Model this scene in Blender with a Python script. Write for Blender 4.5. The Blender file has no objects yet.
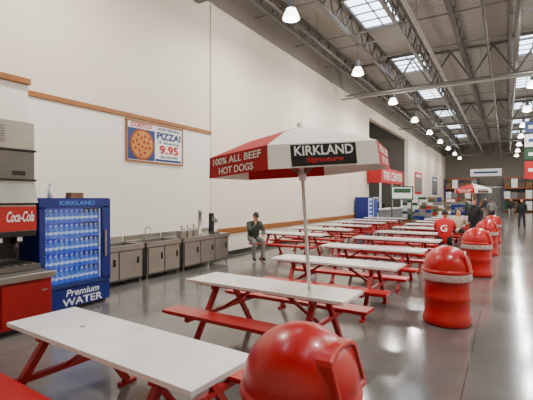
import bpy, bmesh, math, random
from mathutils import Vector, Matrix
random.seed(4)
scene = bpy.context.scene
PI = math.pi

# ------------------------------------------------------------------ materials
def lin(c):
    r = []
    for v in c:
        v = v / 255.0
        r.append(v / 12.92 if v <= 0.04045 else ((v + 0.055) / 1.055) ** 2.4)
    return (r[0], r[1], r[2], 1.0)

def mat(name, col, rough=0.5, metal=0.0, var=0.06, scale=6.0, bump=0.0, emit=None, estr=0.0, coat=0.0, alpha=1.0):
    m = bpy.data.materials.new(name)
    m.use_nodes = True
    nt = m.node_tree
    b = nt.nodes['Principled BSDF']
    c = lin(col)
    tc = nt.nodes.new('ShaderNodeTexCoord')
    n = nt.nodes.new('ShaderNodeTexNoise')
    n.inputs['Scale'].default_value = scale
    n.inputs['Detail'].default_value = 3.0
    nt.links.new(tc.outputs['Object'], n.inputs['Vector'])
    r = nt.nodes.new('ShaderNodeValToRGB')
    lo = 1.0 - var
    r.color_ramp.elements[0].position = 0.3
    r.color_ramp.elements[1].position = 0.7
    r.color_ramp.elements[0].color = (c[0] * lo, c[1] * lo, c[2] * lo, 1)
    r.color_ramp.elements[1].color = c
    nt.links.new(n.outputs['Fac'], r.inputs['Fac'])
    nt.links.new(r.outputs['Color'], b.inputs['Base Color'])
    b.inputs['Roughness'].default_value = rough
    b.inputs['Metallic'].default_value = metal
    b.inputs['Coat Weight'].default_value = coat
    b.inputs['Alpha'].default_value = alpha
    if bump > 0:
        bp = nt.nodes.new('ShaderNodeBump')
        bp.inputs['Strength'].default_value = bump
        bp.inputs['Distance'].default_value = 0.02
        nt.links.new(n.outputs['Fac'], bp.inputs['Height'])
        nt.links.new(bp.outputs['Normal'], b.inputs['Normal'])
    if emit:
        b.inputs['Emission Color'].default_value = lin(emit)
        b.inputs['Emission Strength'].default_value = estr
    return m

M_wall = mat('wall_paint', (235, 225, 209), 0.5, var=0.03, scale=0.7)
M_wall2 = mat('wall_paint_lower', (240, 234, 224), 0.35, var=0.02, scale=0.9)
M_joint = mat('wall_joint', (168, 156, 140), 0.7)
M_wood = mat('oak_trim', (158, 98, 40), 0.45, var=0.25, scale=9)
M_red = mat('red_plastic', (184, 2, 6), 0.32, var=0.05, coat=0.2)
M_redm = mat('red_steel', (164, 4, 8), 0.4, var=0.06)
M_redd = mat('red_flap', (120, 4, 8), 0.4)
M_top = mat('white_tabletop', (246, 244, 242), 0.2, var=0.02, scale=2, coat=0.3)
M_steel = mat('stainless', (172, 168, 160), 0.28, 0.8, var=0.12, scale=5)
M_steeld = mat('stainless_dark', (112, 109, 104), 0.35, 0.75, var=0.15)
M_truss = mat('truss_paint', (102, 100, 96), 0.5, 0.2)
M_pipe = mat('pipe_paint', (165, 162, 156), 0.5)
M_black = mat('black_plastic', (12, 12, 14), 0.4)
M_dark = mat('dark_paint', (40, 38, 36), 0.7)
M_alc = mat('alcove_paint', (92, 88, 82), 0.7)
M_fascia = mat('fascia_paint', (128, 122, 113), 0.7)
M_grey = mat('grey_plastic', (120, 120, 120), 0.5)
M_white = mat('white_plastic', (238, 238, 236), 0.4, var=0.02)
M_bag = mat('bin_liner', (196, 172, 168), 0.35, var=0.25, scale=22, bump=0.8)
M_blue = mat('blue_paint', (8, 34, 120), 0.35)
M_bluel = mat('blue_glow', (20, 60, 170), 0.4, emit=(20, 70, 190), estr=0.4)  # emission stands in for light falling on the cooler back and shelves
M_bottle = mat('water_bottle_glow', (80, 130, 220), 0.12, emit=(80, 140, 240), estr=0.25, var=0.5, scale=30)  # bottles glow themselves to imitate the cooler's inside lighting
M_cap = mat('bottle_label_glow', (205, 222, 250), 0.4, emit=(160, 195, 250), estr=0.25)  # labels and caps glow as if lit by the cooler; also its LED strips
M_let = mat('lettering_white', (235, 240, 250), 0.4)
M_canw = mat('canvas_white', (238, 233, 223), 0.8, var=0.04, scale=14, bump=0.1)
M_canr = mat('canvas_red', (176, 8, 10), 0.8, var=0.08, scale=14, bump=0.1)
M_lampw = mat('lamp_glass', (255, 250, 240), 0.3, emit=(255, 246, 232), estr=8.0)
M_sky = mat('skylight_diffuser', (235, 242, 250), 0.5, emit=(218, 234, 255), estr=6.0)
M_green = mat('green_display', (30, 84, 56), 0.6, var=0.4, scale=3)
M_orange = mat('orange_display', (170, 84, 34), 0.6, var=0.3, scale=3)
M_card = mat('cardboard', (128, 96, 66), 0.8, var=0.3, scale=3)
M_tire = mat('tire_rubber', (22, 22, 22), 0.8)
M_skin = mat('skin', (205, 145, 115), 0.5)
M_shoe = mat('shoe', (30, 28, 28), 0.6)
M_lip = mat('lip', (150, 80, 75), 0.5)
M_eye = mat('eye', (25, 20, 18), 0.2)
M_pizza = mat('pizza_cheese', (225, 150, 60), 0.6, var=0.6, scale=26)
M_crust = mat('pizza_crust', (150, 80, 34), 0.7, var=0.3, scale=16)
M_pep = mat('pepperoni', (150, 26, 16), 0.6)
M_signtext = mat('sign_red', (190, 10, 18), 0.5)
M_navy = mat('sign_blue', (18, 48, 112), 0.5)

M_glass = bpy.data.materials.new('door_glass'); M_glass.use_nodes = True
nt = M_glass.node_tree; nt.nodes.clear()
o = nt.nodes.new('ShaderNodeOutputMaterial'); mx = nt.nodes.new('ShaderNodeMixShader')
tr = nt.nodes.new('ShaderNodeBsdfTransparent'); gl = nt.nodes.new('ShaderNodeBsdfGlossy')
gl.inputs['Roughness'].default_value = 0.05; mx.inputs['Fac'].default_value = 0.05
nt.links.new(tr.outputs[0], mx.inputs[1]); nt.links.new(gl.outputs[0], mx.inputs[2]); nt.links.new(mx.outputs[0], o.inputs[0])

# floor
M_floor = bpy.data.materials.new('polished_concrete'); M_floor.use_nodes = True
nt = M_floor.node_tree; b = nt.nodes['Principled BSDF']
tc = nt.nodes.new('ShaderNodeTexCoord')
n1 = nt.nodes.new('ShaderNodeTexNoise'); n1.inputs['Scale'].default_value = 0.55; n1.inputs['Detail'].default_value = 6
n2 = nt.nodes.new('ShaderNodeTexNoise'); n2.inputs['Scale'].default_value = 55; n2.inputs['Detail'].default_value = 2
for n in (n1, n2): nt.links.new(tc.outputs['Object'], n.inputs['Vector'])
r1 = nt.nodes.new('ShaderNodeValToRGB')
r1.color_ramp.elements[0].position = 0.3; r1.color_ramp.elements[1].position = 0.72
r1.color_ramp.elements[0].color = lin((92, 91, 88)); r1.color_ramp.elements[1].color = lin((124, 121, 116))
r2 = nt.nodes.new('ShaderNodeValToRGB')
r2.color_ramp.elements[0].position = 0.35; r2.color_ramp.elements[1].position = 0.65
r2.color_ramp.elements[0].color = (0.8, 0.8, 0.8, 1); r2.color_ramp.elements[1].color = (1.05, 1.05, 1.05, 1)
nt.links.new(n1.outputs['Fac'], r1.inputs['Fac']); nt.links.new(n2.outputs['Fac'], r2.inputs['Fac'])
mu = nt.nodes.new('ShaderNodeMixRGB'); mu.blend_type = 'MULTIPLY'; mu.inputs['Fac'].default_value = 1
nt.links.new(r1.outputs[0], mu.inputs[1]); nt.links.new(r2.outputs[0], mu.inputs[2])
br = nt.nodes.new('ShaderNodeTexBrick'); br.offset = 0.0
br.inputs['Scale'].default_value = 1.0; br.inputs['Mortar Size'].default_value = 0.006
br.inputs['Brick Width'].default_value = 4.6; br.inputs['Row Height'].default_value = 4.6
br.inputs['Color1'].default_value = (1, 1, 1, 1); br.inputs['Color2'].default_value = (1, 1, 1, 1); br.inputs['Mortar'].default_value = (0.45, 0.45, 0.45, 1)
mp = nt.nodes.new('ShaderNodeMapping'); mp.inputs['Location'].default_value = (0.35, 1.2, 0)
nt.links.new(tc.outputs['Object'], mp.inputs['Vector']); nt.links.new(mp.outputs[0], br.inputs['Vector'])
mu2 = nt.nodes.new('ShaderNodeMixRGB'); mu2.blend_type = 'MULTIPLY'; mu2.inputs['Fac'].default_value = 1
nt.links.new(mu.outputs[0], mu2.inputs[1]); nt.links.new(br.outputs['Color'], mu2.inputs[2])
nt.links.new(mu2.outputs[0], b.inputs['Base Color'])
mr = nt.nodes.new('ShaderNodeMapRange'); mr.inputs['To Min'].default_value = 0.07; mr.inputs['To Max'].default_value = 0.19
nt.links.new(n1.outputs['Fac'], mr.inputs['Value']); nt.links.new(mr.outputs[0], b.inputs['Roughness'])
b.inputs['Specular IOR Level'].default_value = 0.6

# ceiling deck
M_deck = mat('roof_deck', (146, 142, 134), 0.6)
nt = M_deck.node_tree; b = nt.nodes['Principled BSDF']
tc = nt.nodes.new('ShaderNodeTexCoord'); wv = nt.nodes.new('ShaderNodeTexWave'); wv.bands_direction = 'Y'
wv.inputs['Scale'].default_value = 1.6
nt.links.new(tc.outputs['Object'], wv.inputs['Vector'])
bp = nt.nodes.new('ShaderNodeBump'); bp.inputs['Strength'].default_value = 0.8; bp.inputs['Distance'].default_value = 0.05
nt.links.new(wv.outputs['Fac'], bp.inputs['Height']); nt.links.new(bp.outputs[0], b.inputs['Normal'])

# ------------------------------------------------------------------ mesh builder
class B:
    def __init__(s):
        s.v = []; s.f = []; s.m = []; s.sm = []; s.mats = []
    def mi(s, m):
        if m not in s.mats: s.mats.append(m)
        return s.mats.index(m)
    def add(s, vs, fs, m, smooth=False, M=None):
        o = len(s.v)
        for p in vs:
            p = Vector(p)
            s.v.append(tuple(M @ p) if M else tuple(p))
        for i, f in enumerate(fs):
            s.f.append([k + o for k in f])
            mm = m[i] if isinstance(m, list) else m
            s.m.append(s.mi(mm)); s.sm.append(smooth)
    def box(s, c, d, m, M=None):
        x, y, z = d[0] / 2, d[1] / 2, d[2] / 2
        vs = [(c[0] + a * x, c[1] + b_ * y, c[2] + e * z) for a in (-1, 1) for b_ in (-1, 1) for e in (-1, 1)]
        fs = [(0, 1, 3, 2), (4, 6, 7, 5), (0, 4, 5, 1), (2, 3, 7, 6), (0, 2, 6, 4), (1, 5, 7, 3)]
        s.add(vs, fs, m, False, M)
    def bb(s, x0, x1, y0, y1, z0, z1, m, M=None):
        s.box(((x0 + x1) / 2, (y0 + y1) / 2, (z0 + z1) / 2), (x1 - x0, y1 - y0, z1 - z0), m, M)
    def bar(s, p, q, w, h, m, M=None):
        p = Vector(p); q = Vector(q); d = q - p; L = d.length; d.normalize()
        up = Vector((0, 0, 1)) if abs(d.z) < 0.98 else Vector((1, 0, 0))
        x = d.cross(up).normalized(); y = x.cross(d).normalized()
        vs = []
        for t in (p, q):
            for a, b_ in ((-1, -1), (1, -1), (1, 1), (-1, 1)):
                vs.append(t + x * a * w / 2 + y * b_ * h / 2)
        fs = [(0, 1, 2, 3), (7, 6, 5, 4), (0, 4, 5, 1), (1, 5, 6, 2), (2, 6, 7, 3), (3, 7, 4, 0)]
        s.add(vs, fs, m, False, M)
    def cyl(s, p, q, r0, r1, m, n=12, M=None, caps=True):
        p = Vector(p); q = Vector(q); d = (q - p).normalized()
        up = Vector((0, 0, 1)) if abs(d.z) < 0.95 else Vector((1, 0, 0))
        x = d.cross(up).normalized(); y = x.cross(d).normalized()
        vs = []
        for t, r in ((p, r0), (q, r1)):
            for i in range(n):
                a = 2 * PI * i / n
                vs.append(t + x * math.cos(a) * r + y * math.sin(a) * r)
        fs = [(i, (i + 1) % n, n + (i + 1) % n, n + i) for i in range(n)]
        s.add(vs, fs, m, True, M)
        if caps:
            s.add(vs[:n], [tuple(reversed(range(n)))], m, False, M)
            s.add(vs[n:], [tuple(range(n))], m, False, M)
    def tube(s, pts, r, m, n=8, M=None):
        for i in range(len(pts) - 1): s.cyl(pts[i], pts[i + 1], r, r, m, n, M)
    def lathe(s, prof, m, n=24, c=(0, 0, 0), M=None):
        for i in range(len(prof) - 1):
            (r0, z0), (r1, z1) = prof[i][:2], prof[i + 1][:2]
            mm = prof[i][2] if len(prof[i]) > 2 else m
            vs = []
            for r, z in ((r0, z0), (r1, z1)):
                for k in range(n):
                    a = 2 * PI * k / n
                    vs.append((c[0] + r * math.cos(a), c[1] + r * math.sin(a), c[2] + z))
            s.add(vs, [(k, (k + 1) % n, n + (k + 1) % n, n + k) for k in range(n)], mm, True, M)
    def sphere(s, c, r, m, nu=16, nv=10, M=None, filt=None):
        vs = []; fs = []
        for j in range(nv + 1):
            t = PI * j / nv
            for i in range(nu):
                a = 2 * PI * i / nu
                vs.append((c[0] + r[0] * math.sin(t) * math.cos(a), c[1] + r[1] * math.sin(t) * math.sin(a), c[2] + r[2] * math.cos(t)))
        for j in range(nv):
            for i in range(nu):
                f = (j * nu + i, (j + 1) * nu + i, (j + 1) * nu + (i + 1) % nu, j * nu + (i + 1) % nu)
                if filt:
                    cc = sum((Vector(vs[k]) for k in f), Vector()) / 4 - Vector(c)
                    if not filt(cc): continue
                fs.append(f)
        s.add(vs, fs, m, True, M)
    def torus(s, c, R, r, m, nu=20, nv=8, M=None):
        vs = []; fs = []
        for i in range(nu):
            a = 2 * PI * i / nu
            for j in range(nv):
                b_ = 2 * PI * j / nv
                vs.append((c[0] + (R + r * math.cos(b_)) * math.cos(a), c[1] + (R + r * math.cos(b_)) * math.sin(a), c[2] + r * math.sin(b_)))
        for i in range(nu):
            for j in range(nv):
                fs.append((i * nv + j, ((i + 1) % nu) * nv + j, ((i + 1) % nu) * nv + (j + 1) % nv, i * nv + (j + 1) % nv))
        s.add(vs, fs, m, True, M)
    def mesh(s, name):
        me = bpy.data.meshes.new(name)
        me.from_pydata(s.v, [], s.f)
        for m in s.mats: me.materials.append(m)
        me.polygons.foreach_set('material_index', s.m)
        me.polygons.foreach_set('use_smooth', s.sm)
        bm = bmesh.new(); bm.from_mesh(me)
        bmesh.ops.remove_doubles(bm, verts=bm.verts, dist=0.00002)
        bmesh.ops.recalc_face_normals(bm, faces=bm.faces)
        bm.to_mesh(me); bm.free()
        return me
    def obj(s, name, loc=(0, 0, 0), rotz=0.0, bevel=0.0):
        return place(s.mesh(name), name, loc, rotz, bevel)

def place(me, name, loc=(0, 0, 0), rotz=0.0, bevel=0.0):
    o = bpy.data.objects.new(name, me)
    o.location = loc; o.rotation_euler = (0, 0, rotz)
    scene.collection.objects.link(o)
    if bevel > 0:
        md = o.modifiers.new('bevel', 'BEVEL'); md.width = bevel; md.segments = 2
        md.limit_method = 'ANGLE'; md.angle_limit = math.radians(50); md.harden_normals = False
    return o

def text(parent, body, w, h, center, right, up, m, shear=0.0, name='lettering', ext=0.002, bold=0.02):
    cu = bpy.data.curves.new(name, 'FONT'); cu.body = body; cu.align_x = 'CENTER'; cu.align_y = 'CENTER'
    cu.extrude = 0.0; cu.shear = shear; cu.offset = bold
    cu.materials.append(m)
    tmp = bpy.data.objects.new(name, cu); scene.collection.objects.link(tmp)
    bpy.context.view_layer.update()
    dg = bpy.context.evaluated_depsgraph_get()
    me = bpy.data.meshes.new_from_object(tmp.evaluated_get(dg))
    bpy.data.objects.remove(tmp)
    xs = [v.co.x for v in me.vertices]; ys = [v.co.y for v in me.vertices]
    cx, cy = (min(xs) + max(xs)) / 2, (min(ys) + max(ys)) / 2
    sx = w / (max(xs) - min(xs)); sy = h / (max(ys) - min(ys))
    R = Vector(right).normalized(); U = Vector(up).normalized(); N = R.cross(U).normalized(); C = Vector(center)
    for v in me.vertices:
        v.co = C + R * (v.co.x - cx) * sx + U * (v.co.y - cy) * sy + N * ext
    me.materials.clear(); me.materials.append(m)
    o = bpy.data.objects.new(name, me); scene.collection.objects.link(o)
    if parent:
        bpy.context.view_layer.update()
        o.parent = parent; o.matrix_parent_inverse = parent.matrix_world.inverted()
    return o

# ------------------------------------------------------------------ camera
TH = math.radians(31.0)
RV = Vector((math.cos(TH), math.sin(TH), 0)); FV = Vector((-math.sin(TH), math.cos(TH), 0))
cam = bpy.data.cameras.new('camera'); co = bpy.data.objects.new('camera', cam); scene.collection.objects.link(co)
cam.sensor_width = 36; cam.lens = 36 * 400 / 533.0
co.location = (0, 0, 1.8); co.rotation_euler = (math.radians(90 - 0.29), 0, TH)
cam.clip_end = 300
scene.camera = co

# ------------------------------------------------------------------ room shell
WX = -7.5; ZC = 8.8; YE = 62.0; XR = 10.0; YB = -5.0
b = B(); b.bb(-13, XR, YB, YE, -0.2, 0, M_floor); b.obj('floor')
b = B(); b.bb(-13, XR, YB, YE, ZC, ZC + 0.2, M_deck); b.obj('ceiling')
b = B()
b.bb(WX - 0.3, WX, YB, 25.1, 0, 7.55, M_wall)
b.bb(WX - 0.3, WX - 0.05, YB, YE, 7.55, ZC, M_fascia)
b.bb(WX - 0.3, WX, 25.1, 36.8, 6.9, 7.55, M_wall)
b.bb(WX - 0.3, WX, 36.8, YE, 0, 7.55, M_wall)
for y in (9.25,):
    b.bb(WX - 0.01, WX + 0.015, y, y + 0.035, 0.8, 7.5, M_joint)
for y in (15.4, 21.5, 43, 49, 55):
    b.bb(WX - 0.01, WX + 0.004, y, y + 0.03, 0.8, 7.5, M_joint)
b.bb(WX - 0.01, WX + 0.03, 4.0, 9.23, 0, 3.66, M_wall2)
b.obj('wall_left')
b = B(); b.bb(WX - 0.01, WX + 0.07, 3.66, 9.24, 3.66, 3.76, M_wood); b.obj('trim_1', bevel=0.008)
b = B(); b.bb(WX - 0.01, WX + 0.05, 9.3, 25.0, 0.68, 0.86, M_wood); b.obj('trim_2', bevel=0.008)
b = B(); b.bb(WX, -6.78, YB, 3.64, 0, 3.66, M_wall2); b.obj('wall_service')
b = B(); b.bb(WX, -6.72, YB, 3.66, 3.66, 3.76, M_wood); b.obj('trim_3', bevel=0.008)
b = B(); b.bb(WX, WX + 0.02, 9.3, 25.0, 0, 0.13, M_dark); b.obj('baseboard_left')
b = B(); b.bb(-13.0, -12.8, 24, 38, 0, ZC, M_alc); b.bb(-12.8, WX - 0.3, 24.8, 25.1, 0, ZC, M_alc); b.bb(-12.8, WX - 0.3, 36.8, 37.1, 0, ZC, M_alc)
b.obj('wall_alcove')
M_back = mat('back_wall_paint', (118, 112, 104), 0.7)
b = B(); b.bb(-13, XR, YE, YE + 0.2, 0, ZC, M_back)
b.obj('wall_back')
b = B(); b.bb(XR, XR + 0.2, YB, YE, 0, ZC, M_wall); b.obj('wall_right')
b = B(); b.bb(-13, XR, YB - 0.2, YB, 0, ZC, M_wall); b.obj('wall_front')
b = B(); b.bb(-3.4, -0.4, YE - 0.06, YE - 0.001, 0, 3.2, M_steeld)
for k in range(9): b.bb(-3.3, -0.5, YE - 0.09, YE - 0.05, 0.1 + k * 0.34, 0.38 + k * 0.34, M_grey)
b.bb(-3.5, -3.38, YE - 0.1, YE - 0.001, 0, 3.3, M_white); b.bb(-0.42, -0.3, YE - 0.1, YE - 0.001, 0, 3.3, M_white); b.bb(-3.5, -0.3, YE - 0.1, YE - 0.001, 3.2, 3.32, M_white)
b.obj('door_1')

# ------------------------------------------------------------------ roof structure
def joist_into(b, L, depth, w, web, step, ox=0.0, oy=0.0, oz=0.0):
    b.bb(ox - w / 2, ox + w / 2, oy, oy + L, oz - 0.06, oz, M_truss); b.bb(ox - w / 2, ox + w / 2, oy, oy + L, oz - depth, oz - depth + 0.06, M_truss)
    n = int(L / step)
    for i in range(n):
        y0 = oy + i * step; ym = y0 + step / 2
        b.bar((ox, y0, oz - 0.05), (ox, ym, oz - depth + 0.05), web, web, M_truss)
        b.bar((ox, ym, oz - depth + 0.05), (ox, y0 + step, oz - 0.05), web, web, M_truss)
GY = (8.6, 20.8, 33.0, 45.2, 57.4)
b = B()
x = -6.9
while x < XR - 0.3:
    joist_into(b, YE - YB - 0.1, 0.8, 0.14, 0.05, 1.1, x, YB + 0.05, ZC - 0.02); x += 1.75
y = 2.5
while y < YE:
    if min(abs(y - g) for g in GY) > 0.8:
        b.bb(WX + 0.05, XR - 0.05, y - 0.02, y + 0.02, ZC - 0.82, ZC - 0.78, M_truss)
    y += 3.05
b.obj('ceiling_joists')
b = B(); joist_into(b, XR - WX - 0.1, 1.5, 0.2, 0.08, 1.75); gm = b.mesh('ceiling_girder')
for y in GY: place(gm, 'ceiling_girder', (XR - 0.05, y, ZC - 0.03), PI / 2)
for y in GY:
    b = B(); b.bb(-0.14, 0.14, -0.14, 0.14, 0, ZC - 1.56, M_white); b.bb(-0.25, 0.25, -0.25, 0.25, 0, 0.03, M_steeld); b.bb(-0.25, 0.25, -0.25, 0.25, ZC - 1.6, ZC - 1.56, M_steeld)
    b.obj('steel_column', (4.2, y, 0))
for i, (px, pz, pr, pm) in enumerate(((-6.2, 7.75, 0.05, M_truss), (-2.6, 7.6, 0.07, M_pipe), (-0.6, 7.2, 0.04, M_truss), (0.3, 7.5, 0.09, M_truss))):
    b = B(); b.cyl((px, YB + 0.1, pz), (px, YE - 0.1, pz), pr, pr, pm, 8)
    y = 2.0
    while y < YE:
        b.bar((px, y, pz), (px, y, ZC), 0.015, 0.015, M_truss); y += 6
    b.obj('ceiling_pipe')
b = B()
b.cyl((WX, 20.2, 7.0), (9.9, 20.2, 7.0), 0.06, 0.06, M_pipe, 8)
for x in (-5, -1, 3, 7): b.bar((x, 20.2, 7.0), (x, 20.2, ZC), 0.015, 0.015, M_truss)
b.obj('ceiling_pipe')

def skylight():
    b = B()
    w, l = 1.45, 2.8
    b.bb(-w / 2, w / 2, -l / 2, l / 2, -0.03, -0.01, M_sky)
    for s in (-1, 1):
        b.bb(s * w / 2 - 0.05, s * w / 2 + 0.05, -l / 2, l / 2, -0.12, 0, M_truss)
        b.bb(-w / 2, w / 2, s * l / 2 - 0.05, s * l / 2 + 0.05, -0.12, 0, M_truss)
    for k in range(1, 4): b.bb(-w / 2, w / 2, -l / 2 + k * l / 4 - 0.02, -l / 2 + k * l / 4 + 0.02, -0.08, -0.02, M_truss)
    b.bb(-0.02, 0.02, -l / 2, l / 2, -0.08, -0.02, M_truss)
    return b.mesh('window_skylight')
sm_ = skylight()
k = 1
for x in (-4.27, 0.98, 6.22):
    for y in (1.0, 7.9, 14.8, 21.6, 28.5, 35.6, 42.5, 49.4):
        place(sm_, 'window_%d' % k, (x, y, ZC)); k += 1

def lamp():
    b = B()
    b.cyl((0, 0, 0.42), (0, 0, 1.04), 0.012, 0.012, M_truss, 6)
    b.bb(-0.9, 0.9, -0.03, 0.03, 1.03, 1.07, M_truss)
    b.lathe([(0.0, 0.44), (0.09, 0.44), (0.10, 0.22), (0.13, 0.18), (0.14, 0.14)], M_grey, 16)
    b.lathe([(0.12, 0.16), (0.19, 0.02), (0.24, -0.12), (0.235, -0.13), (0.15, -0.16), (0, -0.17)], M_lampw, 20)
    return b.mesh('added_alcove_lamp')
lm = lamp()
for x in (-5.15, 0.98, 6.22):
    for i in range(-1, 9):
        y = 9.9 + 5.8 * i
        place(lm, 'added_alcove_lamp', (x, y, 6.9))
        fac = 1.0 if y < 42 else 0.7
        L = bpy.data.lights.new('lamp_bulb', 'AREA'); L.shape = 'DISK'; L.size = 0.42; L.energy = 165 * fac; L.color = (1.0, 0.94, 0.86)
        o = bpy.data.objects.new('lamp_bulb', L); o.location = (x, y, 6.71); scene.collection.objects.link(o)
        L = bpy.data.lights.new('added_alcove_glow', 'POINT'); L.energy = 112 * fac; L.color = (1.0, 0.94, 0.86); L.shadow_soft_size = 0.14
        o = bpy.data.objects.new('added_alcove_glow', L); o.location = (x, y, 6.5); scene.collection.objects.link(o)
w = bpy.data.worlds.new('world'); scene.world = w; w.use_nodes = True
w.node_tree.nodes['Background'].inputs[0].default_value = (0.6, 0.7, 0.85, 1); w.node_tree.nodes['Background'].inputs[1].default_value = 0.3

# ------------------------------------------------------------------ picnic tables
def picnic():
    b = B()
    L = 2.15
    for s in (-1, 1):
        b.bb(min(s * 0.004, s * L / 2), max(s * 0.004, s * L / 2), -0.3, 0.3, 0.715, 0.75, M_top)
        b.bb(s * 0.53 - 0.46, s * 0.53 + 0.46, -0.24, 0.24, 0.69, 0.7145, M_redm)
        b.bb(-L / 2 + 0.02, L / 2 - 0.02, s * 0.6 - 0.135, s * 0.6 + 0.135, 0.425, 0.46, M_red)
        b.bb(-L / 2 + 0.05, L / 2 - 0.05, s * 0.6 - 0.1, s * 0.6 + 0.1, 0.405, 0.425, M_redm)
        x = s * 0.68
        for t in (-1, 1):
            b.bar((x, t * 0.14, 0.70), (x, t * 0.60, 0.03), 0.055, 0.055, M_redm)
            b.bar((x, t * 0.60 - 0.09, 0.015), (x, t * 0.60 + 0.09, 0.015), 0.06, 0.03, M_redm)
        b.bar((x, -0.72, 0.385), (x, 0.72, 0.385), 0.05, 0.045, M_redm)
        b.bar((x, -0.25, 0.675), (x, 0.25, 0.675), 0.05, 0.04, M_redm)
        b.bar((x, 0, 0.385), (s * 0.2, 0, 0.68), 0.035, 0.035, M_redm)
    b.bar((-0.68, 0, 0.675), (0.68, 0, 0.675), 0.05, 0.03, M_redm)
    b.cyl((-0.45, 0, 0.7495), (-0.45, 0, 0.752), 0.022, 0.022, M_grey, 12)
    return b.mesh('picnic_table')
pm = picnic()
TY = [2.0 + 2.17 * k for k in range(12)]
for k, y in enumerate(TY):
    rz = (-3.0, -1.6)[k] if k < 2 else random.uniform(-1.2, 1.2)
    xx = -2.52 if k < 1 else -2.47
    place(pm, 'picnic_table', (xx, y, 0), math.radians(rz), 0.008)
for y in TY[4:10]: place(pm, 'picnic_table', (-5.55, y, 0), 0, 0.008)

# ------------------------------------------------------------------ umbrellas (deep valance)
def umbrella(loc, lean, phi=-8.0):
    b = B()
    Rr = 1.04; ze = 2.31; za = 2.62; val = 0.225; fl = 1.02
    Mx = Matrix.Translation((0, 0, .75)) @ Matrix.Rotation(math.radians(lean), 4, Vector((0, 0, 1)).cross(-RV)) @ Matrix.Translation((0, 0, -.75))
    b.cyl((0, 0, 0.05), (0, 0, za), 0.02, 0.02, M_white, 12, Mx)
    b.lathe([(0, 0), (0.2, 0), (0.2, 0.06), (0.06, 0.09), (0.035, 0.25), (0, 0.25)], M_grey, 20)
    b.sphere((0, 0, za + 0.02), (0.03, 0.03, 0.04), M_white, 10, 8, Mx)
    b.lathe([(0.03, 2.0), (0.045, 2.01), (0.045, 2.09), (0.03, 2.10)], M_white, 12, (0, 0, 0), Mx)
    vs = []
    for k in range(6):
        a = math.radians(phi + 60 * k)
        vs.append(RV * Rr * math.cos(a) - FV * Rr * math.sin(a) + Vector((0, 0, ze)))
    A = Vector((0, 0, za)); pan = []
    def low(p): return Vector((p.x * fl, p.y * fl, p.z - val))
    for k in range(6):
        p, q = vs[k], vs[(k + 1) % 6]
        m = M_canr if k % 2 == 0 else M_canw
        p1 = A.lerp(p, .55) + Vector((0, 0, .03)); q1 = A.lerp(q, .55) + Vector((0, 0, .03))
        b.add([A, p1, q1, p, q], [(0, 1, 2), (1, 3, 4, 2)], m, False, Mx)
        b.add([p, q, low(q), low(p)], [(0, 1, 2, 3)], m, False, Mx)
        b.bar(A + Vector((0, 0, -0.04)), p + Vector((0, 0, -0.03)), 0.014, 0.018, M_steeld, Mx)
        b.bar(Vector((0, 0, 2.05)), (A + p) / 2 + Vector((0, 0, -0.03)), 0.012, 0.012, M_steeld, Mx)
        pan.append((p, q))
    o = b.obj('patio_umbrella', loc)
    T = Matrix.Translation(loc) @ Mx
    R3 = T.to_3x3()
    def frame(k):
        p, q = pan[k]
        r = (p - q).normalized(); c = (p + q) / 2; c2 = (low(p) + low(q)) / 2
        up = (c - c2).normalized(); mid = (c + c2) / 2
        n = r.cross(up)
        return (lambda u, t, off=0.006: T @ (mid + r * u + up * t + n * off)), R3 @ r, R3 @ up
    for k in (1, 3, 5):
        P, r, up = frame(k)
        bb_ = B(); hw, hh = 0.31, 0.10
        bb_.add([P(-hw, -hh, .004), P(hw, -hh, .004), P(hw, hh, .004), P(-hw, hh, .004)], [(0, 1, 2, 3)], M_black)
        k_ = bb_.obj('banner_patch'); bpy.context.view_layer.update(); k_.parent = o; k_.matrix_parent_inverse = o.matrix_world.inverted()
        text(o, 'KIRKLAND', 0.56, 0.09, P(0, 0.042), r, up, M_white)
        text(o, 'Signature', 0.36, 0.06, P(0, -0.05), r, up, M_signtext, 0.3)
    for k in (0, 2, 4):
        P, r, up = frame(k)
        text(o, '100% ALL BEEF', 0.86, 0.072, P(0.0, 0.05), r, up, M_canw)
        text(o, 'HOT DOGS', 0.62, 0.072, P(0.0, -0.055), r, up, M_canw)
    return o
umbrella((-1.94, 4.19, 0), 3.6)
umbrella((-1.7, 25.87, 0), 0)

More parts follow.
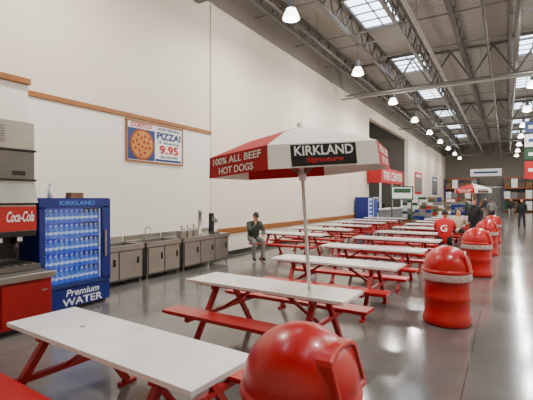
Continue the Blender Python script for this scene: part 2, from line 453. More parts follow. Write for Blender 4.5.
# ------------------------------------------------------------------ litter bins
def bin_mesh():
    b = B()
    b.lathe([(0, 0), (0.32, 0), (0.345, 0.02), (0.35, 0.05), (0.345, 0.12), (0.325, 0.15), (0.322, 0.34), (0.332, 0.36), (0.332, 0.41), (0.322, 0.43), (0.322, 0.6), (0.34, 0.61), (0.345, 0.64), (0.335, 0.66)], M_red, 40)
    b.lathe([(0.336, 0.645), (0.352, 0.63), (0.356, 0.66), (0.348, 0.70), (0.352, 0.73), (0.335, 0.75)], M_bag, 40)
    pr = [(0.33, 0.735), (0.355, 0.735), (0.357, 0.77), (0.345, 0.785), (0.34, 0.79)]
    for i in range(0, 15):
        t = i / 14 * PI / 2
        pr.append((0.34 * math.cos(t) ** 1.0 if i < 14 else 0.0, 0.80 + 0.31 * math.sin(t)))
    b.lathe(pr, M_red, 40)
    hw = 0.2
    prof = [(-hw, 0.78), (hw, 0.78), (hw, 0.985)]
    for i in range(1, 8):
        t = i / 8 * PI
        prof.append((hw - (1 - math.cos(t)) * hw, 0.985 + 0.06 * math.sin(t)))
    prof.append((-hw, 0.985))
    n = len(prof)
    x0, x1 = 0.0, 0.335
    sl = 0.3
    vs = [(x0, p[0], p[1]) for p in prof] + [(x1 - (p[1] - 0.78) * sl, p[0], p[1]) for p in prof]
    inn = [(0, p[0] * 0.84, 0.78 + 0.03 + (p[1] - 0.78) * 0.78) for p in prof]
    inn = [(x1 + 0.002 - (v[2] - 0.78) * sl, v[1], v[2]) for v in inn]
    rec = [(v[0] - 0.02, v[1], v[2]) for v in inn]
    allv = vs + inn + rec
    fs = [(i, (i + 1) % n, n + (i + 1) % n, n + i) for i in range(n)]
    ms = [M_red] * n
    fs += [(n + i, n + (i + 1) % n, 2 * n + (i + 1) % n, 2 * n + i) for i in range(n)]; ms += [M_red] * n
    fs += [(2 * n + i, 2 * n + (i + 1) % n, 3 * n + (i + 1) % n, 3 * n + i) for i in range(n)]; ms += [M_redd] * n
    fs += [tuple(range(3 * n, 4 * n))]; ms += [M_red]
    b.add(allv, fs, ms, False)
    b.v = [(v[0] * 0.94, v[1] * 0.94, v[2]) for v in b.v]
    return b.mesh('litter_bin')
bmn = bin_mesh()
for loc in ((-0.97, 1.98, 0), (-0.74, 6.3, 0), (-0.6, 10.5, 0), (-0.55, 14.5, 0), (-0.5, 18.6, 0)):
    place(bmn, 'litter_bin', loc, 0, 0.01)

# ------------------------------------------------------------------ wall sign (pizza)
b = B()
y0, y1, z0, z1 = 6.2, 8.0, 2.68, 3.60
X = WX + 0.03
b.bb(X, X + 0.03, y0, y1, z0, z1, M_white)
for a in ((y0, y1, z0 - 0.03, z0 + 0.01), (y0, y1, z1 - 0.01, z1 + 0.03)): b.bb(X, X + 0.045, a[0] - 0.03, a[1] + 0.03, a[2], a[3], M_wood)
for a in ((y0 - 0.03, y0 + 0.01), (y1 - 0.01, y1 + 0.03)): b.bb(X, X + 0.045, a[0], a[1], z0, z1, M_wood)
b.bb(X + 0.03, X + 0.031, y0 + 0.02, y0 + 0.84, z0 + 0.02, z0 + 0.76, M_navy)
MR = Matrix.Translation((X + 0.03, y0 + 0.44, z0 + 0.39)) @ Matrix.Rotation(PI / 2, 4, 'Y')
b.cyl((0, 0, 0), (0, 0, 0.006), 0.37, 0.37, M_crust, 32, MR)
b.cyl((0, 0, 0.006), (0, 0, 0.009), 0.32, 0.32, M_pizza, 32, MR)
for i in range(16):
    a = i * 2.4; r = 0.28 * math.sqrt((i + .5) / 16)
    b.cyl((r * math.cos(a), r * math.sin(a), 0.009), (r * math.cos(a), r * math.sin(a), 0.012), 0.035, 0.035, M_pep, 12, MR)
b.bb(X + 0.03, X + 0.033, y0 + 0.86, y1 - 0.04, z0 + 0.03, z0 + 0.09, M_navy)
sg = b.obj('menu_sign')
XT = X + 0.036; Yv = (0, 1, 0); Zv = (0, 0, 1)
text(sg, 'COSTCO', 0.66, 0.11, (XT, y0 + 0.42, z1 - 0.08), Yv, Zv, M_signtext, 0.2, bold=0.04)
text(sg, 'NOW SERVING', 0.78, 0.08, (XT, y0 + 1.32, z1 - 0.08), Yv, Zv, M_navy)
text(sg, 'PIZZA!', 0.84, 0.18, (XT, y0 + 1.32, z1 - 0.25), Yv, Zv, M_navy, bold=0.04)
text(sg, '18" Whole Pizza', 0.74, 0.065, (XT, y0 + 1.32, z1 - 0.41), Yv, Zv, M_navy)
text(sg, '9.95', 0.66, 0.22, (XT, y0 + 1.32, z0 + 0.33), Yv, Zv, M_signtext, bold=0.04)
text(sg, '301-444-0999', 0.6, 0.06, (XT, y0 + 1.32, z0 + 0.15), Yv, Zv, M_navy)

# ------------------------------------------------------------------ water cooler
b = B()
fx, bx = -6.0, -6.7
y0, y1 = 3.36, 4.6
b.bb(bx, bx + 0.05, y0, y1, 0.05, 1.8, M_blue)
b.bb(bx, fx, y0, y0 + 0.07, 0.05, 1.8, M_blue); b.bb(bx, fx, y1 - 0.07, y1, 0.05, 1.8, M_blue)
b.bb(bx, fx, y0, y1, 1.72, 1.8, M_blue); b.bb(bx, fx, y0, y1, 0.05, 0.42, M_blue)
b.bb(bx + 0.03, fx - 0.05, y0 + 0.04, y1 - 0.04, 0, 0.05, M_black)
b.bb(bx + 0.05, bx + 0.06, y0 + 0.07, y1 - 0.07, 0.42, 1.72, M_bluel)
b.bb(fx, fx + 0.04, y0, y0 + 0.09, 0.42, 1.66, M_blue); b.bb(fx, fx + 0.04, y1 - 0.16, y1, 0.42, 1.66, M_blue)
b.bb(fx, fx + 0.04, y0, y1, 1.64, 1.79, M_blue); b.bb(fx, fx + 0.04, y0, y1, 0.38, 0.44, M_navy)
b.bb(fx + 0.015, fx + 0.02, y0 + 0.09, y1 - 0.16, 0.44, 1.64, M_glass)
b.bb(fx + 0.04, fx + 0.075, y1 - 0.13, y1 - 0.10, 0.8, 1.25, M_steel)
b.bb(fx, fx + 0.03, y0 + 0.01, y1 - 0.01, 0.06, 0.36, M_blue)
b.bb(fx - 0.03, fx - 0.01, y0 + 0.09, y0 + 0.11, 0.45, 1.62, M_cap)
b.bb(fx - 0.03, fx - 0.01, y1 - 0.18, y1 - 0.165, 0.45, 1.62, M_cap)
for s in range(5):
    z = 0.44 + s * 0.24
    b.bb(bx + 0.05, fx - 0.04, y0 + 0.08, y1 - 0.08, z, z + 0.012, M_bluel)
    for k in range(11):
        yy = y0 + 0.15 + k * 0.09
        for row in range(2):
            xx = fx - 0.10 - row * 0.12
            b.lathe([(0, 0.013), (0.033, 0.013), (0.035, 0.06, M_cap), (0.035, 0.10), (0.03, 0.15), (0.013, 0.185, M_cap), (0.013, 0.205, M_cap), (0, 0.205)], M_bottle, 10, (xx, yy, z))
fr = b.obj('beverage_cooler')
text(fr, 'KIRKLAND', 0.62, 0.07, (fx + 0.042, (y0 + y1) / 2, 1.72), Yv, Zv, M_bottle)
text(fr, 'Premium', 0.6, 0.11, (fx + 0.032, (y0 + y1) / 2 + .1, 0.285), Yv, Zv, M_let, 0.2)
text(fr, 'WATER', 0.72, 0.12, (fx + 0.032, (y0 + y1) / 2 + .1, 0.14), Yv, Zv, M_let)
b = B()
b.lathe([(0, 0), (0.035, 0), (0.035, 0.13), (0.012, 0.17), (0.012, 0.21), (0.02, 0.22), (0.02, 0.235), (0, 0.235)], M_white, 16)
b.bar((0, 0, 0.225), (0.05, 0, 0.225), 0.012, 0.01, M_orange)
b.obj('sanitizer_bottle', (-6.35, 3.75, 1.8))
b = B(); b.bb(-0.08, 0.08, -0.12, 0.12, 0, 0.02, M_wood); b.bb(-0.075, 0.075, -0.115, 0.115, 0.02, 0.09, M_card); b.bb(-0.05, 0.05, -0.08, 0.08, 0.09, 0.1, M_white)
b.obj('napkin_box', (-6.3, 4.15, 1.8), bevel=0.004)

# ------------------------------------------------------------------ soda counter, dispenser and ice machine
b = B()
b.bb(-6.75, -5.45, 1.2, 3.3, 0.74, 0.78, M_steel)
b.bb(-5.45, -5.44, 1.2, 3.3, 0.70, 0.78, M_steel)
b.bb(-6.75, -5.52, 1.22, 3.28, 0.08, 0.74, M_redm)
b.bb(-6.75, -5.58, 1.25, 3.25, 0, 0.08, M_black)
for y in (1.3, 1.96, 2.62):
    b.bb(-5.52, -5.50, y, y + 0.62, 0.12, 0.66, M_redm); b.bb(-5.50, -5.48, y + 0.5, y + 0.58, 0.52, 0.54, M_steel)
b.obj('service_counter', bevel=0.005)
b = B()
X0, X1 = -6.6, -5.87
zb = 0.785
b.bb(X0, X1 + 0.1, 1.6, 3.27, zb, 0.86, M_steeld)
b.bb(X0, X0 + 0.25, 1.6, 3.27, 0.86, 1.32, M_steeld)
b.bb(X0 + 0.25, X0 + 0.27, 1.65, 3.22, 0.9, 1.3, M_black)
b.bb(X0, X1 - 0.02, 1.6, 3.27, 1.28, 1.70, M_steel)
b.bb(X1 - 0.02, X1 + 0.03, 1.62, 3.25, 1.34, 1.68, M_red)
b.bb(X1 - 0.02, X1 + 0.02, 1.62, 3.25, 1.26, 1.33, M_black)
for k in range(6):
    y = 1.75 + k * 0.26
    b.bb(X1 - 0.22, X1 - 0.04, y - 0.045, y + 0.045, 1.16, 1.28, M_black)
    b.cyl((X1 - 0.13, y, 1.09), (X1 - 0.13, y, 1.17), 0.015, 0.025, M_grey, 10)
    b.bb(X1 - 0.2, X1 - 0.18, y - 0.03, y + 0.03, 1.02, 1.16, M_black)
    b.bb(X1 - 0.035, X1 - 0.03, y - 0.035, y + 0.035, 1.19, 1.25, M_white)
for k in range(14):
    b.bb(X0 + 0.3, X1 + 0.08, 1.66 + k * 0.115, 1.70 + k * 0.115, 0.86, 0.87, M_steel)
sd = b.obj('soda_dispenser', bevel=0.004)
text(sd, 'Coca-Cola', 0.37, 0.15, (X1 + 0.031, 3.03, 1.54), Yv, Zv, M_white, 0.35)
text(sd, 'Coca-Cola', 0.37, 0.15, (X1 + 0.031, 2.1, 1.54), Yv, Zv, M_white, 0.35)
b = B()
b.bb(X0, X1 - 0.04, 1.6, 3.27, 1.705, 2.05, M_steel)
b.add([(X1 - 0.04, 1.6, 1.71), (X1 + 0.04, 1.6, 1.73), (X1 - 0.04, 1.6, 2.0), (X1 - 0.04, 3.27, 1.71), (X1 + 0.04, 3.27, 1.73), (X1 - 0.04, 3.27, 2.0)], [(0, 1, 2), (3, 5, 4), (1, 4, 5, 2), (0, 3, 4, 1)], M_steel)
b.bb(X0, X1 - 0.02, 1.62, 3.25, 2.05, 2.46, M_steeld)
b.bb(X0, X1, 1.6, 3.27, 2.04, 2.07, M_black)
b.bb(X0, X1, 1.6, 3.27, 2.46, 2.49, M_black)
b.bb(X0, X1 - 0.02, 1.62, 3.25, 2.49, 2.88, M_steel)
for k in range(7): b.bb(X1 - 0.02, X1 - 0.012, 1.75, 2.85, 2.57 + k * 0.035, 2.585 + k * 0.035, M_steeld)
b.bb(X1 - 0.02, X1 - 0.01, 2.95, 3.12, 2.12, 2.18, M_black)
b.obj('ice_machine', bevel=0.006)

# ------------------------------------------------------------------ sinks
def sink_unit(y0, y1, basins, doors):
    b = B()
    xb, xf = 0.0, 0.75; zt = 0.82
    W = y1 - y0
    b.bb(xb, xb + 0.04, 0, W, zt - 0.02, zt + 0.12, M_steel)
    n = basins; g = 0.07; bw = (W - g * (n + 1)) / n if n else 0
    if n:
        b.bb(0.04, 0.16, 0, W, zt - 0.03, zt, M_steel); b.bb(0.68, xf, 0, W, zt - 0.03, zt, M_steel)
        for k in range(n + 1):
            b.bb(0.16, 0.68, k * (bw + g), k * (bw + g) + g, zt - 0.03, zt, M_steel)
        for k in range(n):
            a = g + k * (bw + g); e = a + bw
            b.bb(0.15, 0.69, a - 0.01, e + 0.01, zt - 0.34, zt - 0.325, M_steeld)
            b.bb(0.15, 0.16, a - 0.01, e + 0.01, zt - 0.34, zt - 0.03, M_steel); b.bb(0.68, 0.69, a - 0.01, e + 0.01, zt - 0.34, zt - 0.03, M_steel)
            b.bb(0.16, 0.68, a - 0.01, a, zt - 0.34, zt - 0.03, M_steel); b.bb(0.16, 0.68, e, e + 0.01, zt - 0.34, zt - 0.03, M_steel)
            ym = (a + e) / 2
            b.cyl((0.10, ym, zt), (0.10, ym, zt + 0.05), 0.025, 0.02, M_steel, 10)
            b.tube([(0.10, ym, zt + 0.05), (0.10, ym, zt + 0.22), (0.14, ym, zt + 0.28), (0.22, ym, zt + 0.29), (0.29, ym, zt + 0.26), (0.30, ym, zt + 0.2)], 0.011, M_steel)
            for s in (-1, 1):
                b.cyl((0.10, ym + s * 0.09, zt), (0.10, ym + s * 0.09, zt + 0.05), 0.018, 0.014, M_steel, 8)
                b.bar((0.10, ym + s * 0.09, zt + 0.055), (0.16, ym + s * 0.11, zt + 0.06), 0.014, 0.01, M_steel)
    else:
        b.bb(0.04, xf, 0, W, zt - 0.03, zt, M_steel)
    b.bb(xf - 0.02, xf, 0, W, zt - 0.10, zt, M_steel)
    b.bb(xf - 0.06, xf - 0.03, 0.02, W - 0.02, 0.10, zt - 0.08, M_steeld)
    b.bb(0.06, xf - 0.06, 0.02, 0.035, 0.10, zt - 0.03, M_steel); b.bb(0.06, xf - 0.06, W - 0.035, W - 0.02, 0.10, zt - 0.03, M_steel)
    dw = (W - 0.1) / doors
    for k in range(doors):
        b.bb(xf - 0.03, xf - 0.012, 0.05 + k * dw + 0.015, 0.05 + (k + 1) * dw - 0.015, 0.14, zt - 0.13, M_steel)
        b.bb(xf - 0.012, xf + 0.01, 0.05 + k * dw + dw * 0.78, 0.05 + k * dw + dw * 0.84, 0.42, 0.56, M_black)
    for xx in (0.08, xf - 0.07):
        for yy in (0.06, W - 0.06): b.cyl((xx, yy, 0), (xx, yy, zt - 0.03), 0.022, 0.022, M_steel, 10)
    return b.obj('stainless_sink', (WX + 0.035, y0, 0), 0, 0.003)
sink_unit(4.75, 6.05, 1, 2)
sink_unit(6.12, 7.2, 1, 2)
sink_unit(7.27, 9.15, 0, 3)
def pump():
    b = B()
    b.bb(-0.09, 0.09, -0.09, 0.09, 0, 0.16, M_steel)
    b.cyl((0, 0, 0.16), (0, 0, 0.26), 0.012, 0.012, M_steel, 8); b.sphere((0, 0, 0.27), (0.025, 0.025, 0.018), M_black, 10, 6)
    b.tube([(0, 0, 0.2), (0.1, 0, 0.22), (0.13, 0, 0.17)], 0.01, M_steel)
    return b.mesh('condiment_pump')
pmh = pump()
for y in (7.45, 7.68, 7.9): place(pmh, 'condiment_pump', (-6.95, y, 0.822), 0, 0.004)
b = B(); b.bb(-0.1, 0.1, -0.13, 0.13, 0, 0.05, M_steeld); b.bb(-0.1, 0.0, -0.12, 0.0, 0.05, 0.56, M_black); b.bb(-0.1, 0.0, 0.005, 0.12, 0.05, 0.5, M_white)
b.bb(0.0, 0.06, -0.1, -0.02, 0.34, 0.46, M_grey); b.bb(0.0, 0.05, 0.02, 0.1, 0.3, 0.4, M_grey)
b.obj('cutlery_dispenser', (-6.95, 8.75, 0.822), bevel=0.005)
b = B(); b.lathe([(0, 0), (0.09, 0), (0.09, 0.02), (0.05, 0.04), (0.05, 0.6), (0.06, 0.62), (0.02, 0.68), (0, 0.68)], M_steel, 18)
b.obj('cup_dispenser', (-6.95, 8.15, 0.822))

# ------------------------------------------------------------------ people
def person(name, pose, loc, yaw, jacket, pants, hair, hat=None, head_yaw=0.0, longhair=False, sc=1.0):
    if pose == 'stand' or pose == 'walk':
        s = 0.16 if pose == 'walk' else 0.03
        J = dict(pel=(0, 0, .95), spi=(0, 0.01, 1.13), che=(0, 0.0, 1.32), nek=(0, 0.01, 1.48), hb=(0, .03, 1.57),
                 sl=(-.18, 0, 1.42), el=(-.235, -.05 + s * .5, 1.14), wl=(-.24, .06 + s, .90), sr=(.18, 0, 1.42), er=(.235, -.05 - s * .4, 1.14), wr=(.24, .05 - s, .90),
                 hl=(-.095, 0, .90), kl=(-.1, .03 - s * .5, .50), al=(-.1, -.02 - s * 1.4, .09), tl=(-.11, .13 - s * 1.4, .04),
                 hr=(.095, 0, .90), kr=(.1, .05 + s * .7, .50), ar=(.1, 0 + s * 1.2, .09), tr=(.11, .15 + s * 1.2, .04))
        hdir = (Vector((-.0, .04, -1)), Vector((0, .04, -1)))
    else:
        J = dict(pel=(0, 0, .60), spi=(0, .04, .76), che=(0, .11, .93), nek=(0, .17, 1.07), hb=(0, .21, 1.14),
                 sl=(-.18, .11, 1.0), el=(-.23, .24, .78), wl=(-.12, .45, .72), sr=(.18, .11, 1.0), er=(.20, .36, .82), wr=(.07, .37, 1.0),
                 hl=(-.095, .03, .57), kl=(-.13, .46, .55), al=(-.12, .45, .09), tl=(-.13, .60, .04),
                 hr=(.095, .03, .57), kr=(.13, .46, .55), ar=(.12, .38, .09), tr=(.13, .53, .04))
        if pose == 'sit_table':
            J['er'] = (.24, .30, .84); J['wr'] = (.13, .48, .82); J['el'] = (-.24, .30, .84); J['wl'] = (-.13, .48, .82)
        hdir = (Vector((.1, 1, -.2)), Vector((-.1, -.1, 1)) if pose == 'sit' else Vector((-.1, 1, -.1)))
    sit = pose.startswith('sit')
    rad = dict(pel=.145 if sit else .155, spi=.145, che=.165, nek=.062, hb=.055, sl=.085, el=.06, wl=.038, sr=.085, er=.06, wr=.038,
               hl=.10, kl=.07, al=.05, tl=.042, hr=.10, kr=.07, ar=.05, tr=.042)
    bones = [('pel', 'spi', 'j'), ('spi', 'che', 'j'), ('che', 'nek', 'j'), ('nek', 'hb', 's'), ('che', 'sl', 'j'), ('sl', 'el', 'j'), ('el', 'wl', 'j'),
             ('che', 'sr', 'j'), ('sr', 'er', 'j'), ('er', 'wr', 'j'), ('pel', 'hl', 'p'), ('hl', 'kl', 'p'), ('kl', 'al', 'p'), ('al', 'tl', 'f'),
             ('pel', 'hr', 'p'), ('hr', 'kr', 'p'), ('kr', 'ar', 'p'), ('ar', 'tr', 'f')]
    keys = list(J.keys())
    me = bpy.data.meshes.new('sk'); me.from_pydata([J[k] for k in keys], [(keys.index(a), keys.index(c)) for a, c, _ in bones], [])
    ob = bpy.data.objects.new('sk', me); scene.collection.objects.link(ob)
    sk = ob.modifiers.new('s', 'SKIN'); sk.use_smooth_shade = True
    for i, k in enumerate(keys):
        d = me.skin_vertices[0].data[i]; d.radius = (rad[k], rad[k]); d.use_root = (k == 'pel')
    ss = ob.modifiers.new('u', 'SUBSURF'); ss.levels = 2; ss.render_levels = 2
    bpy.context.view_layer.update()
    dg = bpy.context.evaluated_depsgraph_get()
    em = bpy.data.meshes.new_from_object(ob.evaluated_get(dg))
    bpy.data.objects.remove(ob)
    mm = {'j': jacket, 'p': pants, 's': M_skin, 'f': M_shoe}
    b = B()
    def dist(p, a, c):
        a = Vector(a); c = Vector(c); d = c - a; t = max(0, min(1, (p - a).dot(d) / d.length_squared)); return (p - a - d * t).length
    fm = []
    for f in em.polygons:
        p = f.center
        best = min(bones, key=lambda q: dist(p, J[q[0]], J[q[1]]) / ((rad[q[0]] + rad[q[1]]) / 2))
        fm.append(mm[best[2]])
    b.add([v.co.copy() for v in em.vertices], [tuple(f.vertices) for f in em.polygons], fm, True)
    for side, wk, ek in ((-1, 'wl', 'el'), (1, 'wr', 'er')):
        w = Vector(J[wk]); d = hdir[0 if side < 0 else 1].normalized()
        lat = d.cross(Vector((0, 0, 1)))
        if lat.length < .3: lat = Vector((0, 1, 0))
        else: lat.normalize()
        nrm = lat.cross(d).normalized()
        b.cyl(w, w + d * .05, .028, .036, M_skin, 10)
        b.cyl(w + d * .04, w + d * .09, .036, .030, M_skin, 10)
        for i in range(4):
            base = w + d * .085 + lat * (i - 1.5) * .019; ln = (.030, .036, .034, .026)[i]
            k1 = base + d * ln; k2 = k1 + (d * .8 + nrm * .5) * ln * .8
            b.cyl(base, k1, .0095, .009, M_skin, 6); b.cyl(k1, k2, .009, .007, M_skin, 6); b.sphere(k2, (.007,) * 3, M_skin, 6, 4)
        tb = w + d * .03 + lat * .03; t1 = tb + (d + lat * .8).normalized() * .035; t2 = t1 + d * .03
        b.cyl(tb, t1, .013, .011, M_skin, 6); b.cyl(t1, t2, .011, .008, M_skin, 6)
    H = Matrix.Translation(Vector(J['hb']) + Vector((0, .01, .07))) @ Matrix.Rotation(head_yaw, 4, 'Z') @ (Matrix.Rotation(-.25, 4, 'X') if pose == 'sit' else Matrix.Identity(4))
    b.sphere((0, 0, 0.01), (.073, .092, .11), M_skin, 20, 14, H)
    b.sphere((0, .045, -.055), (.05, .05, .05), M_skin, 14, 10, H)
    b.cyl((0, .085, .015), (0, .108, -.018), .008, .015, M_skin, 8, H)
    b.sphere((0, .092, -.045), (.022, .008, .006), M_lip, 10, 6, H)
    for s in (-1, 1):
        b.sphere((s * .028, .083, .012), (.011, .008, .007), M_eye, 8, 6, H)
        b.sphere((s * .074, -.005, 0), (.012, .02, .03), M_skin, 8, 8, H)
    lim = -.13 if longhair else -.03
    b.sphere((0, -.006, .02), (.081, .1, .112), hair, 20, 14, H, lambda c: (c.y < .03 and c.z > lim) or c.z > .055)
    if longhair:
        b.sphere((0, -.06, -.09), (.085, .055, .13), hair, 16, 10, H)
    if hat:
        b.sphere((0, -.004, .03), (.087, .105, .11), hat, 20, 14, H, lambda c: c.z > .02)
        b.add([(-.06, .08, .055), (.06, .08, .055), (.045, .16, .035), (-.045, .16, .035), (-.06, .08, .048), (.06, .08, .048), (.045, .16, .028), (-.045, .16, .028)],
              [(0, 1, 2, 3), (7, 6, 5, 4), (2, 1, 5, 6), (3, 2, 6, 7), (0, 3, 7, 4)], hat, True, H)
    b.torus((0, 0, 0), .068, .022, jacket, 16, 8, Matrix.Translation(Vector(J['nek']) + Vector((0, 0, -.005))))
    if sc != 1: b.v = [tuple(Vector(v) * sc) for v in b.v]
    return b.obj(name, loc, yaw)

J_olive = mat('jacket_olive', (58, 68, 60), 0.8, bump=.3, scale=20)
J_red = mat('jacket_red', (200, 14, 26), 0.7, bump=.3, scale=20)
J_black = mat('jacket_black', (24, 24, 28), 0.8, bump=.3, scale=20)
J_cream = mat('coat_cream', (190, 172, 145), 0.8, bump=.3, scale=20)
P_grey = mat('trousers_grey', (120, 118, 116), 0.8); P_dark = mat('trousers_dark', (34, 36, 46), 0.8)
H_dark = mat('hair_dark', (30, 22, 18), 0.6); H_bl = mat('hair_blonde', (180, 136, 80), 0.6)
person('seated_man', 'sit', (-6.40, 9.9, 0), math.radians(-128), J_olive, P_grey, H_dark, hat=M_black, sc=1.04)
rj = person('seated_person', 'sit_table', (-1.50, TY[5] - 0.6, 0), 0.1, J_red, P_dark, H_dark, sc=1.1)
text(rj, 'G', 0.17, 0.19, (-1.50, TY[5] - 0.6 - 0.15, 0.95), (1, 0, 0), (0, .3, 1), M_white, ext=0.03)
person('seated_person', 'sit_table', (-1.6, TY[7] - 0.6, 0), -0.1, J_cream, P_dark, H_bl, longhair=True)
person('standing_person', 'stand', (-1.0, 16.4, 0), 2.6, J_black, P_dark, H_dark)
person('walking_man', 'walk', (0.75, 27.5, 0), 2.9, J_black, P_dark, H_dark)
person('walking_person', 'walk', (-0.9, 31, 0), 0.3, P_grey, P_dark, H_dark)
person('walking_person', 'walk', (-2.6, 34, 0), 1.3, J_olive, P_dark, H_dark)
person('walking_person', 'walk', (0.3, 38, 0), 3.0, J_black, P_grey, H_dark)
person('walking_person', 'walk', (-1.6, 40, 0), 0.2, P_dark, P_grey, H_bl)

# ------------------------------------------------------------------ far zone
b = B()
b.bb(-7.45, -6.6, 24.6, 30.6, 2.75, 3.7, M_redm)
b.bb(-6.6, -6.58, 24.6, 30.6, 2.75, 3.7, M_signtext)
b.bb(-7.45, -6.62, 24.65, 30.55, 0.0, 1.05, M_grey); b.bb(-7.45, -6.55, 24.6, 30.6, 1.05, 1.1, M_white)
for y in (24.7, 27.6, 30.5): b.bb(-6.72, -6.62, y - 0.05, y + 0.05, 1.1, 2.75, M_white)
kk = b.obj('service_kiosk', bevel=0.01)
text(kk, 'TIRE CENTER', 5.2, 0.55, (-6.575, 27.6, 3.22), Yv, Zv, M_white)
b = B()
for k in range(6):
    b.torus((0, 0, 0.12 + k * 0.235), 0.24, 0.12, M_tire, 20, 8)
tm = b.mesh('tire_stack')
for y in (26, 27.2, 28.4, 31.5, 32.6, 33.7):
    for x in (-9.0, -10.2): place(tm, 'tire_stack', (x, y, 0))
# tyre rack inside the alcove
b = B()
for y in (-5, -2.5, 0, 2.5, 5):
    for x in (-0.4, 0.4): b.bb(x - .05, x + .05, y - .05, y + .05, 0, 5.4, M_navy)
for z in (0.3, 1.6, 2.9, 4.2):
    for x in (-0.4, 0.4): b.bb(x - .04, x + .04, -5, 5, z, z + .1, M_orange)
    for k in range(36):
        b.torus((0, 0, 0), 0.23, 0.1, M_tire, 16, 6, Matrix.Translation((0, -4.8 + k * .274, z + .42)) @ Matrix.Rotation(PI / 2, 4, 'X'))
b.obj('tire_rack', (-12.0, 31, 0))
for y in (28.5, 33.5):  # added lamps with point lights, only to lighten the dark alcove
    place(lm, 'added_alcove_lamp', (-10.2, y, 6.9))
    L = bpy.data.lights.new('added_alcove_glow', 'POINT'); L.energy = 90; L.color = (1.0, 0.94, 0.86); L.shadow_soft_size = 0.14
    o = bpy.data.objects.new('added_alcove_glow', L); o.location = (-10.2, y, 6.5); scene.collection.objects.link(o)
def vend(col, loc, name):
    b = B()
    b.bb(-0.4, 0.35, -0.48, 0.48, 0.05, 1.85, col); b.bb(-0.35, 0.3, -0.42, 0.42, 0, 0.05, M_black)
    b.bb(0.35, 0.38, -0.44, 0.2, 0.5, 1.78, M_cap if col is M_blue else M_blue)
    b.bb(0.35, 0.37, 0.24, 0.44, 0.9, 1.6, M_black); b.bb(0.35, 0.36, -0.35, 0.15, 0.15, 0.38, M_black)
    for k in range(5): b.bb(0.38, 0.39, -0.4, 0.16, 0.6 + k * 0.23, 0.75 + k * 0.23, M_bluel)
    return b.obj(name, loc, 0, 0.01)
vend(M_blue, (-7.0, 22.6, 0), 'vending_machine'); vend(M_white, (-7.0, 23.7, 0), 'vending_machine')
def pallet(colm, w, d, h):
    b = B()
    for k in range(3): b.bb(-w / 2, w / 2, -d / 2 + k * (d - .1) / 2, -d / 2 + k * (d - .1) / 2 + .1, 0, .1, M_wood)
    for k in range(6): b.bb(-w / 2 + k * (w - .1) / 5, -w / 2 + k * (w - .1) / 5 + .1, -d / 2, d / 2, .1, .12, M_wood)
    nz = max(1, int(h / .22))
    for iz in range(nz):
        for ix in range(3):
            for iy in range(3):
                if iz == nz - 1 and random.random() < .3: continue
                cw, cd = w / 3, d / 3
                b.box((-w / 2 + cw * (ix + .5), -d / 2 + cd * (iy + .5), .12 + .22 * (iz + .5)), (cw - .015, cd - .015, .21), random.choice(colm))
    return b.obj('merchandise_pallet', (0, 0, 0))
cols = [[M_green, M_white, M_grey], [M_card, M_orange, M_dark], [M_blue, M_grey], [M_card, M_green, M_redm], [M_white, M_grey, M_card]]
i = 0
for (x, y, h) in ((-6.4, 32.5, 1.6), (-6.3, 34.4, 1.3), (-5.0, 29.5, 1.0), (-4.9, 31.6, 1.3), (-4.8, 34, 1.5), (-6.5, 37, 1.8), (-5.2, 37.5, 1.5), (-3.6, 38, 1.5), (-6.5, 41, 1.9), (-4.8, 42, 1.6), (-3.2, 43, 1.3), (-1.8, 45, 1.5), (-6.5, 46, 1.9), (-4.4, 48, 1.8)):
    o = pallet(cols[i % 5], 1.1, 1.0, h); o.location = (x, y, 0); i += 1
b = B(); b.bb(-0.03, 0.03, -0.8, 0.8, 1.7, 2.5, M_green); b.bb(0.03, 0.035, -0.7, 0.7, 1.78, 2.42, M_white); b.bb(0.035, 0.04, -0.6, 0.6, 2.1, 2.36, M_green)
for y in (-0.7, 0.7): b.bb(-0.03, 0.03, y - 0.03, y + 0.03, 0, 1.7, M_steeld)
b.bb(-0.3, 0.3, -0.75, -0.65, 0, 0.04, M_steeld); b.bb(-0.3, 0.3, 0.65, 0.75, 0, 0.04, M_steeld)
b.obj('display_board', (-5.3, 24.3, 0), math.radians(-40))
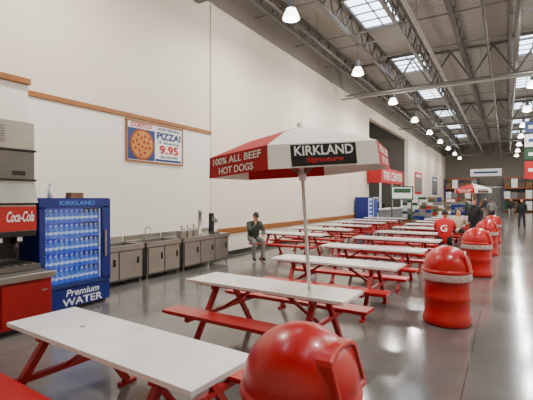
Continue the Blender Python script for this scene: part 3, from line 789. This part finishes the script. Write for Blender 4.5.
for (y, z, c) in ((41.5, 3.2, M_signtext), (52, 3.2, M_navy)):
    b = B(); b.bb(WX, WX + 0.05, y - 1.8, y + 1.8, z - 1.0, z + 1.1, c); b.bb(WX + 0.05, WX + 0.055, y - 1.6, y + 1.6, z - 0.8, z + 0.5, M_grey); b.bb(WX + 0.05, WX + 0.056, y - 1.3, y + 1.3, z + .62, z + .9, M_white)
    b.obj('wall_poster')
def rack():
    b = B()
    for x in (-2, 0, 2):
        for y in (-0.5, 0.5): b.bb(x - .05, x + .05, y - .05, y + .05, 0, 4.5, M_navy)
    for z in (0.15, 1.6, 3.0, 4.3):
        b.bb(-2, 2, -.55, -.49, z, z + .12, M_orange); b.bb(-2, 2, .49, .55, z, z + .12, M_orange); b.bb(-2, 2, -.5, .5, z + .1, z + .12, M_steeld)
        if z < 4:
            for k in range(5):
                hh = random.uniform(.7, 1.15)
                b.bb(-1.9 + k * .78, -1.9 + k * .78 + .68, -.45, .45, z + .12, z + .12 + hh, random.choice([M_card, M_card, M_white, M_green, M_blue, M_grey]))
    return b.mesh('storage_rack')
rk = rack()
for x in (-5.3, 1.6, 6.0): place(rk, 'storage_rack', (x, 60.5, 0))
for y in (48, 53): place(rk, 'storage_rack', (3.4, y, 0), PI / 2)
def hsign(w, rows, loc, zlow):
    b = B()
    for (z0, z1, m, mt) in rows:
        b.bb(-w / 2, w / 2, -0.03, 0.03, z0, z1, m)
        b.bb(-w * .39, w * .39, -0.035, -0.03, (z0 + z1) / 2 - .1, (z0 + z1) / 2 + .1, mt)
    for x in (-w * .45, w * .45): b.cyl((x, 0, zlow), (x, 0, ZC - 0.82), 0.012, 0.012, M_truss, 6)
    return b.obj('hanging_sign', loc)
hsign(1.8, ((5.9, 6.6, M_navy, M_white), (5.0, 5.8, M_white, M_navy), (4.2, 4.9, M_green, M_white), (3.0, 4.1, M_signtext, M_white)), (1.85, 30, 0), 3.0)
hsign(3.0, ((4.2, 5.0, M_white, M_navy),), (-2.0, 50, 0), 4.2)
